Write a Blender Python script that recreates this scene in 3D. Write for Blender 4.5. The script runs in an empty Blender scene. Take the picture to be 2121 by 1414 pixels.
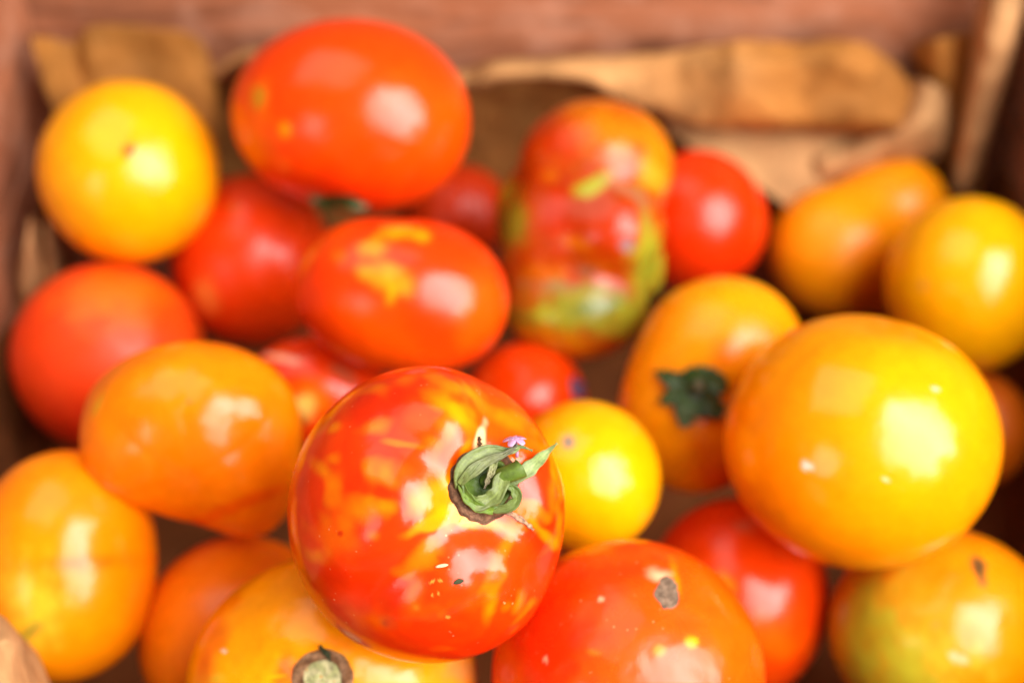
import bpy, bmesh, math
import numpy as np
from mathutils import Vector, Matrix
from mathutils.bvhtree import BVHTree

C = bpy.context.scene.collection
SC = bpy.context.scene

# ------------------------------------------------------------------ camera
PITCH = math.radians(48)            # camera looks down into the crate
CAM_H = 0.455                       # metres above the crate floor
FPX = 2121 * 50 / 36                # focal length in photo pixels (50 mm on 36 mm)
cam = bpy.data.cameras.new('camera'); cam_o = bpy.data.objects.new('camera', cam); C.objects.link(cam_o)
cam.lens = 50; cam.sensor_width = 36; cam.clip_start = 0.02; cam.clip_end = 50
cam_o.location = (0, 0, CAM_H); cam_o.rotation_euler = (math.pi/2 - PITCH, 0, 0)
cam.dof.use_dof = True; cam.dof.focus_distance = 0.337; cam.dof.aperture_fstop = 4.8
cam.dof.aperture_blades = 0
SC.camera = cam_o
CM = Matrix.Translation(cam_o.location) @ cam_o.rotation_euler.to_matrix().to_4x4()
CR = cam_o.rotation_euler.to_matrix()

# ------------------------------------------------------------------ light
SC.view_settings.view_transform = 'Standard'; SC.view_settings.look = 'None'
SC.view_settings.exposure = 0.0; SC.view_settings.gamma = 1
w = bpy.data.worlds.new('World'); SC.world = w; w.use_nodes = True
w.node_tree.nodes['Background'].inputs[0].default_value = (1.0, 0.74, 0.52, 1)
w.node_tree.nodes['Background'].inputs[1].default_value = 0.15

def area_lamp(name, u, v, dist, sx, sy, radiance, col, az=-42, el=38):
    """rectangular lamp in an upright plane facing the crate; u, v = metres to the right / up within that plane"""
    az, el = math.radians(az), math.radians(el)
    d = Vector((math.cos(el)*math.cos(az), math.cos(el)*math.sin(az), math.sin(el)))
    q = d.to_track_quat('Z', 'Y').to_matrix()
    l = bpy.data.lights.new(name, 'AREA'); l.shape = 'RECTANGLE'; l.size = sx; l.size_y = sy
    l.energy = radiance * sx * sy * math.pi; l.color = col
    o = bpy.data.objects.new(name, l); C.objects.link(o)
    o.location = Vector((0.0, 0.32, 0.1)) + d*dist + q @ Vector((u, v, 0)); o.rotation_euler = q.to_euler()
    return o
WARM = (1.0, 0.95, 0.91)
# a wide bright opening to the right and in front, its upper and lower ends ragged: panes of uneven height
for u, v0, v1, wd, rad in ((-.60, -.25, .60, .30, 6), (-.32, -.62, .85, .26, 8), (-.06, -.80, .95, .26, 10), (.20, -.50, 1.0, .26, 12.5), (.46, -.72, .75, .26, 10), (.72, -.30, .55, .26, 7)):
    area_lamp('window_light', u, (v0 + v1)/2, 1.5, wd, v1 - v0, rad*1.25, WARM)
# a small second opening low on the front left
area_lamp('window_light', 0, 0, 1.5, .40, .6, 3.6, WARM, -128, 24)
# dim broad light from the roof above
area_lamp('roof_light', 0, 0, 1.6, 1.2, 1.2, 2.1, (1.0, 0.86, 0.76), 150, 70)

# ------------------------------------------------------------------ helpers
def at(px, py, t):
    """point at depth t (metres along the view axis) seen at photo pixel px,py - in camera axes"""
    return np.array([(px-1060.5)/FPX*t, (707-py)/FPX*t, -t])
def world(p): return CM @ Vector(p)
def wall_pt(px, py, y):
    """world point where the sight line through px,py meets the plane at depth y"""
    d = CR @ Vector(at(px, py, 1.0)); return cam_o.location + d * (y / d.y)

def link(name, me, parent=None, mats=()):
    o = bpy.data.objects.new(name, me); C.objects.link(o)
    for m in mats: me.materials.append(m)
    if parent: o.parent = parent
    return o
def tag(o, label=None, cat=None, group=None, kind=None):
    if label: o['label'] = label
    if cat: o['category'] = cat
    if group: o['group'] = group
    if kind: o['kind'] = kind
    return o
def empty(name, loc=(0, 0, 0)):
    o = bpy.data.objects.new(name, None); C.objects.link(o); o.location = loc; o.empty_display_size = .01
    return o
def mesh_from(name, V, Fc, smooth=True):
    me = bpy.data.meshes.new(name); me.from_pydata([tuple(map(float, v)) for v in V], [], Fc); me.update()
    if smooth: me.polygons.foreach_set('use_smooth', [True]*len(me.polygons))
    return me
def set_col(me, cols, name='pigment'):
    a = me.color_attributes.new(name, 'FLOAT_COLOR', 'POINT')
    c = np.ones((len(me.vertices), 4), np.float32); c[:, :3] = cols
    a.data.foreach_set('color', c.ravel())

class Noise:
    """cheap smooth noise: warped sums of sinusoids"""
    def __init__(s, seed):
        r = np.random.default_rng(seed)
        s.k = [r.normal(size=(7, 3)) for _ in range(4)]; s.p = [r.uniform(0, 6.28, 7) for _ in range(4)]
    def __call__(s, P, f):
        q = P * f
        wv = np.stack([np.sin(q @ s.k[i].T + s.p[i]).sum(1) for i in range(3)], 1) * .18
        a = np.sin((q + wv) @ s.k[3].T * 1.0 + s.p[3]).sum(1) / 7
        b = np.sin((q * 2.1 - wv) @ s.k[0].T + s.p[1]).sum(1) / 7
        return np.clip((a + .5*b) * 1.1, -1, 1)
def sstep(a, b, x):
    t = np.clip((x - a) / (b - a), 0, 1); return t*t*(3 - 2*t)

# ------------------------------------------------------------------ materials
def mat(name):
    m = bpy.data.materials.new(name); m.use_nodes = True
    nt = m.node_tree; return m, nt, nt.nodes['Principled BSDF']
def N(nt, typ, **kw):
    n = nt.nodes.new(typ)
    for k, v in kw.items():
        if k in n.inputs: n.inputs[k].default_value = v
        else: setattr(n, k, v)
    return n
def skin_material(name, rough=.22, sss=.25, speck=.0, bump=.10):
    m, nt, b = mat(name); L = nt.links.new
    a = N(nt, 'ShaderNodeVertexColor', layer_name='pigment')
    tc = N(nt, 'ShaderNodeTexCoord')
    # mottling inside the flesh
    n1 = N(nt, 'ShaderNodeTexNoise', Scale=170, Detail=4, Roughness=.6); L(tc.outputs['Object'], n1.inputs['Vector'])
    hs = N(nt, 'ShaderNodeHueSaturation'); L(a.outputs['Color'], hs.inputs['Color'])
    mr = N(nt, 'ShaderNodeMapRange'); L(n1.outputs['Fac'], mr.inputs['Value'])
    mr.inputs['From Min'].default_value = .3; mr.inputs['From Max'].default_value = .7
    mr.inputs['To Min'].default_value = .92; mr.inputs['To Max'].default_value = 1.06
    L(mr.outputs['Result'], hs.inputs['Value'])
    col = hs.outputs['Color']
    if speck:
        v = N(nt, 'ShaderNodeTexVoronoi', Scale=420, Randomness=1); L(tc.outputs['Object'], v.inputs['Vector'])
        cr = N(nt, 'ShaderNodeValToRGB'); cr.color_ramp.elements[0].position = .07; cr.color_ramp.elements[1].position = .16
        cr.color_ramp.elements[0].color = (1, 1, 1, 1); cr.color_ramp.elements[1].color = (0, 0, 0, 1)
        L(v.outputs['Distance'], cr.inputs['Fac'])
        n2 = N(nt, 'ShaderNodeTexNoise', Scale=90, Detail=1); L(tc.outputs['Object'], n2.inputs['Vector'])
        m2 = N(nt, 'ShaderNodeMapRange'); L(n2.outputs['Fac'], m2.inputs['Value'])
        m2.inputs['From Min'].default_value = .52; m2.inputs['From Max'].default_value = .66
        mu = N(nt, 'ShaderNodeMath', operation='MULTIPLY'); L(cr.outputs['Color'], mu.inputs[0]); L(m2.outputs['Result'], mu.inputs[1])
        mu2 = N(nt, 'ShaderNodeMath', operation='MULTIPLY'); L(mu.outputs[0], mu2.inputs[0]); mu2.inputs[1].default_value = speck
        mx = N(nt, 'ShaderNodeMix', data_type='RGBA'); L(mu2.outputs[0], mx.inputs['Factor'])
        L(col, mx.inputs[6]); mx.inputs[7].default_value = (.9, .5, .2, 1); col = mx.outputs[2]
    L(col, b.inputs['Base Color'])
    nr = N(nt, 'ShaderNodeTexNoise', Scale=60, Detail=5); L(tc.outputs['Object'], nr.inputs['Vector'])
    rr = N(nt, 'ShaderNodeMapRange'); L(nr.outputs['Fac'], rr.inputs['Value'])
    rr.inputs['From Min'].default_value = .3; rr.inputs['From Max'].default_value = .7
    rr.inputs['To Min'].default_value = rough*.75; rr.inputs['To Max'].default_value = rough*1.35
    L(rr.outputs['Result'], b.inputs['Roughness'])
    b.inputs['Subsurface Weight'].default_value = sss; b.inputs['Subsurface Radius'].default_value = (1, .35, .08)
    b.inputs['Subsurface Scale'].default_value = .006
    b.inputs['IOR'].default_value = 1.45
    # fine pores and a slow waviness of the skin
    nb = N(nt, 'ShaderNodeTexNoise', Scale=75, Detail=2, Roughness=.45); L(tc.outputs['Object'], nb.inputs['Vector'])
    np_ = N(nt, 'ShaderNodeTexNoise', Scale=900, Detail=2); L(tc.outputs['Object'], np_.inputs['Vector'])
    b1 = N(nt, 'ShaderNodeBump', Strength=bump, Distance=.006); L(nb.outputs['Fac'], b1.inputs['Height'])
    b2 = N(nt, 'ShaderNodeBump', Strength=.08, Distance=.0003); L(np_.outputs['Fac'], b2.inputs['Height'])
    L(b1.outputs['Normal'], b2.inputs['Normal']); L(b2.outputs['Normal'], b.inputs['Normal'])
    return m
def pigment_material(name, rough=.6, bump=.6, bscale=700, bdist=.0006, sss=0.0, sheen=0.0, valvar=.35, nscale=350):
    m, nt, b = mat(name); L = nt.links.new
    a = N(nt, 'ShaderNodeVertexColor', layer_name='pigment'); tc = N(nt, 'ShaderNodeTexCoord')
    n = N(nt, 'ShaderNodeTexNoise', Scale=nscale, Detail=6, Roughness=.7); L(tc.outputs['Object'], n.inputs['Vector'])
    mr = N(nt, 'ShaderNodeMapRange'); L(n.outputs['Fac'], mr.inputs['Value'])
    mr.inputs['From Min'].default_value = .3; mr.inputs['From Max'].default_value = .7
    mr.inputs['To Min'].default_value = 1 - valvar; mr.inputs['To Max'].default_value = 1 + valvar
    hs = N(nt, 'ShaderNodeHueSaturation'); L(a.outputs['Color'], hs.inputs['Color']); L(mr.outputs['Result'], hs.inputs['Value'])
    L(hs.outputs['Color'], b.inputs['Base Color'])
    b.inputs['Roughness'].default_value = rough; b.inputs['Subsurface Weight'].default_value = sss; b.inputs['Specular IOR Level'].default_value = .25 if rough > .7 else .5
    b.inputs['Subsurface Scale'].default_value = .002
    nb = N(nt, 'ShaderNodeTexNoise', Scale=bscale, Detail=5, Roughness=.65); L(tc.outputs['Object'], nb.inputs['Vector'])
    b1 = N(nt, 'ShaderNodeBump', Strength=bump, Distance=bdist); L(nb.outputs['Fac'], b1.inputs['Height'])
    L(b1.outputs['Normal'], b.inputs['Normal'])
    return m
def wood_material(name, axis, base, pale):
    m, nt, b = mat(name); L = nt.links.new
    tc = N(nt, 'ShaderNodeTexCoord'); mp = N(nt, 'ShaderNodeMapping'); L(tc.outputs['Object'], mp.inputs['Vector'])
    s = [26, 26, 26]; s[axis] = 3.2; mp.inputs['Scale'].default_value = s
    n = N(nt, 'ShaderNodeTexNoise', Scale=5, Detail=8, Roughness=.62, Distortion=.6); L(mp.outputs['Vector'], n.inputs['Vector'])
    n2 = N(nt, 'ShaderNodeTexNoise', Scale=48, Detail=5, Roughness=.6, Distortion=.4); L(tc.outputs['Object'], n2.inputs['Vector'])
    cr = N(nt, 'ShaderNodeValToRGB'); L(n.outputs['Fac'], cr.inputs['Fac'])
    e = cr.color_ramp.elements; e[0].position = .32; e[0].color = tuple(x*.45 for x in base)+(1,)
    e[1].position = .66; e[1].color = tuple(x*1.25 for x in base)+(1,)
    e2 = cr.color_ramp.elements.new(.48); e2.color = base+(1,)
    mr = N(nt, 'ShaderNodeMapRange'); L(n2.outputs['Fac'], mr.inputs['Value'])
    mr.inputs['From Min'].default_value = .46; mr.inputs['From Max'].default_value = .68
    mr.inputs['To Max'].default_value = .42
    mx = N(nt, 'ShaderNodeMix', data_type='RGBA'); L(mr.outputs['Result'], mx.inputs['Factor'])
    L(cr.outputs['Color'], mx.inputs[6]); mx.inputs[7].default_value = pale+(1,)
    L(mx.outputs[2], b.inputs['Base Color']); b.inputs['Roughness'].default_value = .55
    b1 = N(nt, 'ShaderNodeBump', Strength=.5, Distance=.001); L(n.outputs['Fac'], b1.inputs['Height']); L(b1.outputs['Normal'], b.inputs['Normal'])
    return m
def paper_material(name, base, base2=None):
    m, nt, b = mat(name); L = nt.links.new
    tc = N(nt, 'ShaderNodeTexCoord')
    n = N(nt, 'ShaderNodeTexNoise', Scale=34, Detail=6, Roughness=.6); L(tc.outputs['Object'], n.inputs['Vector'])
    cr = N(nt, 'ShaderNodeValToRGB'); L(n.outputs['Fac'], cr.inputs['Fac'])
    e = cr.color_ramp.elements; e[0].position = .32; e[0].color = tuple(x*.62 for x in base)+(1,)
    e[1].position = .68; e[1].color = tuple(min(1, x*1.2) for x in base)+(1,)
    col = cr.outputs['Color']
    if base2:                                   # browner towards the right-hand end of the sheet
        sx = N(nt, 'ShaderNodeSeparateXYZ'); L(tc.outputs['Object'], sx.inputs[0])
        n3 = N(nt, 'ShaderNodeTexNoise', Scale=22, Detail=3); L(tc.outputs['Object'], n3.inputs['Vector'])
        ad = N(nt, 'ShaderNodeMath', operation='MULTIPLY_ADD'); L(n3.outputs['Fac'], ad.inputs[0]); ad.inputs[1].default_value = .09; L(sx.outputs['X'], ad.inputs[2])
        m3 = N(nt, 'ShaderNodeMapRange'); L(ad.outputs[0], m3.inputs['Value']); m3.inputs['From Min'].default_value = .075; m3.inputs['From Max'].default_value = .150
        mx = N(nt, 'ShaderNodeMix', data_type='RGBA', blend_type='MULTIPLY'); L(m3.outputs['Result'], mx.inputs['Factor']); L(col, mx.inputs[6])
        mx.inputs[7].default_value = tuple(q/p for p, q in zip(base, base2)) + (1,); col = mx.outputs[2]
    L(col, b.inputs['Base Color']); b.inputs['Roughness'].default_value = .8; b.inputs['Specular IOR Level'].default_value = .2
    b.inputs['Subsurface Weight'].default_value = .0
    v = N(nt, 'ShaderNodeTexVoronoi', Scale=70); v.feature = 'F1'; L(tc.outputs['Object'], v.inputs['Vector'])
    b1 = N(nt, 'ShaderNodeBump', Strength=.45, Distance=.004); L(v.outputs['Distance'], b1.inputs['Height'])
    n2 = N(nt, 'ShaderNodeTexNoise', Scale=600, Detail=3); L(tc.outputs['Object'], n2.inputs['Vector'])
    b2 = N(nt, 'ShaderNodeBump', Strength=.2, Distance=.0004); L(n2.outputs['Fac'], b2.inputs['Height'])
    L(b1.outputs['Normal'], b2.inputs['Normal']); L(b2.outputs['Normal'], b.inputs['Normal'])
    return m

# ------------------------------------------------------------------ ground and crate
X0, X1, Y0, Y1, ZT, ZF = -0.196, 0.212, 0.125, 0.487, 0.142, -.050     # inner faces of the crate, top of its walls
WOODX = wood_material('red_brown_wood_along_x', 0, (.34, .120, .055), (.62, .33, .22))
WOODY = wood_material('red_brown_wood_along_y', 1, (.34, .120, .055), (.62, .33, .22))

def board(name, parent, lo, hi, m, bev=.0016):
    bm = bmesh.new(); bmesh.ops.create_cube(bm, size=1)
    for v in bm.verts:
        v.co = Vector([(lo[i] + hi[i])/2 + v.co[i]*(hi[i] - lo[i]) for i in range(3)])
    bmesh.ops.bevel(bm, geom=bm.edges[:], offset=bev, segments=2, affect='EDGES')
    me = bpy.data.meshes.new(name); bm.to_mesh(me); bm.free()
    return link(name, me, parent, (m,))
me = mesh_from('ground', [(-3, -3, ZF - .0185), (3, -3, ZF - .0185), (3, 3, ZF - .0185), (-3, 3, ZF - .0185)], [(0, 1, 2, 3)], False)
g = link('ground', me, None, (wood_material('ground_boards', 0, (.20, .12, .08), (.26, .17, .12)),)); tag(g, kind='structure')

crate = tag(empty('wooden_crate', (0, 0, 0)), 'red-brown stained wooden crate lined with brown paper and heaped with tomatoes', 'crate')
TH = .012
for k in range(3):   # three boards per side, with narrow joints
    za, zb = ((ZF - .002, .010), (.0115, .076), (.0775, ZT))[k]
    board('plank', crate, (X0 - TH, Y1, za), (X1 + TH, Y1 + TH, zb), WOODX)
    board('plank', crate, (X0 - TH, Y0 - TH, za), (X1 + TH, Y0, zb), WOODX)
    board('plank', crate, (X0 - TH, Y0 + .0005, za), (X0, Y1 - .0005, zb), WOODY)
    board('plank', crate, (X1, Y0 + .0005, za), (X1 + TH, Y1 - .0005, zb), WOODY)
nb_ = 5
for k in range(nb_):
    ya = Y0 - TH + k*(Y1 - Y0 + 2*TH)/nb_
    board('floor_board', crate, (X0 - TH, ya + .001, ZF - .014), (X1 + TH, ya + (Y1 - Y0 + 2*TH)/nb_ - .001, ZF - .0025), WOODX)
for k in range(2):
    xa = (X0 + .03, X1 - .06)[k]
    board('runner', crate, (xa, Y0, ZF - .0183), (xa + .03, Y1, ZF - .0145), WOODY, .0008)

# ------------------------------------------------------------------ paper lining
PAPER = paper_material('brown_kraft_paper', (.35, .142, .027))
PAPER3 = paper_material('gap_shade_kraft_paper', (.17, .052, .012))  # colour darkened so the gaps between the fruit look shaded
RIMP = paper_material('rim_kraft_paper', (.47, .235, .085), (.34, .132, .025))  # paler left part paints in the light on the rim
PAPER4 = paper_material('recess_shade_paper', (.28, .115, .026))  # shade of the recess below the rim put into the colour
PAPER2 = paper_material('pale_kraft_paper', (.48, .255, .105))
liner = tag(empty('paper_liner', (0.0, .3, .001)), 'crumpled brown kraft paper lining the crate, folded over behind the tomatoes', 'wrapping paper')
bpy.context.view_layer.update()
def catmull(P, n):
    P = np.asarray(P, float); m = len(P)
    t = np.linspace(0, m - 1, n); i = np.clip(t.astype(int), 0, m - 2); f = (t - i)[:, None]
    sh = (1,)*(P.ndim - 1); f = f.reshape((-1,) + sh)
    p0 = P[np.maximum(i - 1, 0)]; p1 = P[i]; p2 = P[i + 1]; p3 = P[np.minimum(i + 2, m - 1)]
    return .5*((2*p1) + (-p0 + p2)*f + (2*p0 - 5*p1 + 4*p2 - p3)*f*f + (-p0 + 3*p1 - 3*p2 + p3)*f**3)
def sheet(name, cols, m, nu=70, nv=44, crum=.0022, seed=1, thick=.0005, f0=38):
    """crumpled sheet lofted through columns of control points (world)"""
    G = np.array([[tuple(p) for p in c] for c in cols])
    G = catmull(G, nu); G = np.swapaxes(catmull(np.swapaxes(G, 0, 1), nv), 0, 1)
    V = G.reshape(-1, 3)
    nz = Noise(seed); nz2 = Noise(seed + 50)
    du = np.gradient(G, axis=0).reshape(-1, 3); dv = np.gradient(G, axis=1).reshape(-1, 3)
    nn = np.cross(du, dv); nn /= np.linalg.norm(nn, axis=1)[:, None] + 1e-12
    h = np.abs(nz(V, f0)) - .3 + .55*(np.abs(nz2(V, f0*2.5)) - .3) + .25*np.abs(nz(V, f0*5.5))    # creased, not wavy
    V = V + nn*(h*crum*1.6)[:, None]
    fc = [(i*nv + j, (i + 1)*nv + j, (i + 1)*nv + j + 1, i*nv + j + 1) for i in range(nu - 1) for j in range(nv - 1)]
    o = link(name, mesh_from(name, V - np.array(liner.location), fc), liner, (m,))
    md = o.modifiers.new('thickness', 'SOLIDIFY'); md.thickness = thick
    return o
wp = wall_pt
# sheet standing in the back left corner
sheet('sheet', [
    [wp(66, 78, .452), wp(84, 150, .446), wp(112, 225, .440), wp(140, 330, .425)],
    [wp(100, 78, .462), wp(112, 150, .455), wp(140, 225, .446), wp(165, 330, .430)],
    [wp(152, 88, .470), wp(158, 150, .464), wp(176, 220, .453), wp(200, 330, .436)],
    [wp(192, 54, .468), wp(197, 120, .464), wp(212, 200, .458), wp(230, 330, .440)],
    [wp(300, 56, .472), wp(300, 120, .470), wp(302, 200, .460), wp(305, 330, .442)],
    [wp(402, 74, .472), wp(408, 130, .468), wp(414, 200, .458), wp(405, 330, .444)],
    [wp(440, 142, .471), wp(450, 190, .466), wp(456, 250, .460), wp(440, 350, .446)]], PAPER, seed=3, crum=.0012)
# middle stretch: a rim painted lit-pale leaning forward, over a sheet darkened for its shade
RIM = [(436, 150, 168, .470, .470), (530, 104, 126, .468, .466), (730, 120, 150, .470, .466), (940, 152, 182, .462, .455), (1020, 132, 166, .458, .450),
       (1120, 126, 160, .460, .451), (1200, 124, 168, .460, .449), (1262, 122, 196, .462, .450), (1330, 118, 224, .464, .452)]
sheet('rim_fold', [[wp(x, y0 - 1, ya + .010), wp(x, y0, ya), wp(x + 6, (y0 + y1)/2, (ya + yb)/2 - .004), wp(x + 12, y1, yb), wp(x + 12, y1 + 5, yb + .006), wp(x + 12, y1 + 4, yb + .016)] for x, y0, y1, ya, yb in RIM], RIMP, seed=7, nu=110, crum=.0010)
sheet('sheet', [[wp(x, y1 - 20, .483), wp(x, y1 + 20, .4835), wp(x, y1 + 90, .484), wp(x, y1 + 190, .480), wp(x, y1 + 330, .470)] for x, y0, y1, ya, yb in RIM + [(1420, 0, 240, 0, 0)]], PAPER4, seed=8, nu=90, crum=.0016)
# folded-over flap, bulging forward
sheet('folded_flap', [
    [wp(1225, 126, .467), wp(1245, 140, .463), wp(1270, 165, .460), wp(1290, 192, .458), wp(1296, 202, .464)],
    [wp(1300, 120, .468), wp(1320, 140, .461), wp(1340, 180, .458), wp(1360, 222, .457), wp(1364, 232, .464)],
    [wp(1400, 110, .469), wp(1405, 140, .463), wp(1412, 190, .458), wp(1425, 245, .455), wp(1428, 255, .464)],
    [wp(1470, 100, .470), wp(1474, 130, .461), wp(1480, 190, .457), wp(1485, 250, .455), wp(1508, 260, .465)],
    [wp(1545, 86, .470), wp(1548, 125, .459), wp(1555, 185, .454), wp(1560, 252, .452), wp(1562, 266, .464)],
    [wp(1660, 88, .471), wp(1662, 125, .461), wp(1668, 190, .457), wp(1672, 252, .452), wp(1672, 266, .464)],
    [wp(1765, 84, .472), wp(1768, 130, .458), wp(1775, 195, .456), wp(1780, 255, .452), wp(1780, 270, .464)],
    [wp(1835, 116, .473), wp(1842, 155, .462), wp(1848, 205, .458), wp(1852, 260, .454), wp(1852, 274, .465)],
    [wp(1896, 176, .475), wp(1900, 200, .469), wp(1896, 230, .463), wp(1886, 258, .460), wp(1876, 274, .467)]], RIMP, seed=11, nu=120, nv=60, crum=.0030, f0=24)
# smooth sheet below the flap, sloping down to the fruit
sheet('sheet', [
    [wp(1370, 225, .476), wp(1385, 270, .470), wp(1400, 285, .466), wp(1420, 300, .462)],
    [wp(1450, 235, .476), wp(1465, 275, .467), wp(1480, 305, .460), wp(1500, 345, .452)],
    [wp(1540, 240, .476), wp(1555, 285, .465), wp(1565, 340, .455), wp(1588, 398, .444)],
    [wp(1640, 245, .476), wp(1645, 290, .465), wp(1650, 350, .455), wp(1655, 440, .440)],
    [wp(1740, 245, .476), wp(1740, 290, .468), wp(1740, 350, .460), wp(1740, 460, .446)],
    [wp(1860, 250, .478), wp(1850, 300, .474), wp(1840, 360, .468), wp(1830, 470, .454)]], PAPER2, seed=15, crum=.0007)
# twist of paper in the right back corner
sheet('twisted_corner', [
    [wp(1890, 160, .478), wp(1868, 225, .466), wp(1800, 282, .462), wp(1690, 322, .460)],
    [wp(1925, 170, .466), wp(1905, 250, .453), wp(1820, 312, .452), wp(1695, 345, .454)],
    [wp(1958, 190, .468), wp(1942, 285, .456), wp(1840, 345, .454), wp(1700, 372, .455)],
    [wp(1975, 215, .478), wp(1960, 310, .468), wp(1850, 372, .462), wp(1705, 398, .462)]], PAPER2, seed=19, nu=40, nv=60, crum=.0012)
sheet('sheet', [
    [wp(1890, 92, .480), wp(1910, 200, .480), wp(1920, 330, .476), wp(1930, 480, .462)],
    [wp(1940, 80, .470), wp(1945, 200, .468), wp(1950, 330, .466), wp(1955, 480, .458)],
    [wp(1990, 72, .474), wp(1990, 200, .472), wp(1985, 330, .468), wp(1985, 480, .458)],
    [wp(2065, 70, .480), wp(2050, 200, .478), wp(2035, 330, .472), wp(2020, 480, .456)]], PAPER, seed=23, nu=40, crum=.0016)
# narrow upright fold beside the right wall
sheet('upright_fold', [
    [wp(2042, -80, .476), wp(2020, 60, .474), wp(2000, 200, .470), wp(1962, 400, .458)],
    [wp(2070, -80, .462), wp(2046, 60, .458), wp(2016, 200, .456), wp(1976, 400, .450)],
    [wp(2112, -80, .462), wp(2092, 60, .458), wp(2056, 200, .456), wp(1998, 400, .450)],
    [wp(2128, -80, .472), wp(2108, 60, .470), wp(2072, 200, .468), wp(2012, 400, .456)]], PAPER2, seed=27, nu=40, crum=.0008)
# crumple against the left wall
def wx(px, py, x):
    d = CR @ Vector(at(px, py, 1.0)); return cam_o.location + d*((x - cam_o.location.x)/d.x)
sheet('crumpled_edge', [
    [wp(34, 560, .386), wp(36, 590, .384), wp(44, 650, .384), wp(50, 740, .380)],
    [wp(54, 486, .386), wp(52, 530, .380), wp(58, 600, .382), wp(66, 740, .380)],
    [wp(74, 444, .398), wp(72, 490, .390), wp(80, 570, .390), wp(88, 740, .386)],
    [wp(84, 472, .404), wp(86, 520, .398), wp(92, 590, .396), wp(100, 740, .390)],
    [wp(100, 456, .394), wp(102, 510, .388), wp(108, 580, .390), wp(116, 740, .386)],
    [wp(124, 520, .404), wp(126, 550, .402), wp(132, 610, .400), wp(138, 740, .395)]], PAPER2, seed=31, nu=44, crum=.0012)
# lower sheets: along the left wall, the front left corner, the right wall and over the floor
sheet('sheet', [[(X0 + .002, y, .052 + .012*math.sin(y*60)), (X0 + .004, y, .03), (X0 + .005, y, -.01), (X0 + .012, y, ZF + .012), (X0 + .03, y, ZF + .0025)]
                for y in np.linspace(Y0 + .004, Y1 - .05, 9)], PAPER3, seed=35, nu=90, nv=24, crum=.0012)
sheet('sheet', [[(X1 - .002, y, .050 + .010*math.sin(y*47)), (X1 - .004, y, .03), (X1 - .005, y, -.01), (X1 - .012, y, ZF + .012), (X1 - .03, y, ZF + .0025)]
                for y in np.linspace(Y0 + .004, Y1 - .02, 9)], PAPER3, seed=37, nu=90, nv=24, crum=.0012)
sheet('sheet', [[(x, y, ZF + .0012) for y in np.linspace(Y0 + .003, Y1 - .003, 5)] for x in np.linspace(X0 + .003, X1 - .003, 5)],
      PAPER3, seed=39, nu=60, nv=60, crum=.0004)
sheet('crumpled_edge', [
    [wp(-140, 1240, .190), wp(-110, 1330, .172), wp(-100, 1400, .165), wp(-90, 1500, .160)],
    [wp(-40, 1262, .198), wp(-30, 1322, .188), wp(-20, 1360, .182), wp(-10, 1500, .168)],
    [wp(10, 1285, .203), wp(24, 1322, .192), wp(30, 1370, .188), wp(60, 1500, .172)],
    [wp(44, 1318, .210), wp(60, 1345, .204), wp(70, 1390, .198), wp(110, 1500, .178)],
    [wp(70, 1338, .212), wp(88, 1372, .206), wp(104, 1410, .200), wp(150, 1500, .188)]], PAPER2, seed=41, nu=60, nv=60, crum=.0014, f0=34)

# ------------------------------------------------------------------ tomatoes
RED = np.array((.74, .022, .001)); ORED = np.array((.80, .050, .001)); DRED = np.array((.56, .014, .001))
ORA = np.array((.88, .175, .001)); YOR = np.array((.90, .27, .001)); YEL = np.array((.92, .345, .001))
GRN = np.array((.36, .36, .02)); DGR = np.array((.10, .14, .02)); BRN = np.array((.22, .11, .05)); PALE = np.array((.85, .62, .35))
PEACH = np.array((.88, .28, .04)); GREY = np.array((.36, .27, .20)); BLK = np.array((.03, .035, .015))
GROUP = 'tomatoes heaped in the wooden crate'
TOM = {}

def sphere_dirs(nu, nv, pole):
    """unit directions of a UV sphere whose pole points along pole"""
    z = Vector(pole).normalized(); R = np.array(z.to_track_quat('Z', 'Y').to_matrix())
    th = np.linspace(0, math.pi, nv + 1)[1:-1]; ph = np.linspace(0, 2*math.pi, nu, endpoint=False)
    T, Ph = np.meshgrid(th, ph, indexing='ij')
    D = np.stack([np.sin(T)*np.cos(Ph), np.sin(T)*np.sin(Ph), np.cos(T)], -1).reshape(-1, 3)
    D = np.concatenate([[[0, 0, 1]], D, [[0, 0, -1]]])
    fc = []; n = nv - 1
    for j in range(nu): fc.append((0, 1 + j, 1 + (j + 1) % nu))
    for i in range(n - 1):
        a = 1 + i*nu; b = a + nu
        for j in range(nu): k = (j + 1) % nu; fc.append((a + j, b + j, b + k, a + k))
    a = 1 + (n - 1)*nu; last = len(D) - 1
    for j in range(nu): fc.append((a + j, last, a + (j + 1) % nu))
    return D @ R.T, fc, D            # camera axes, faces, pole axes

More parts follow.
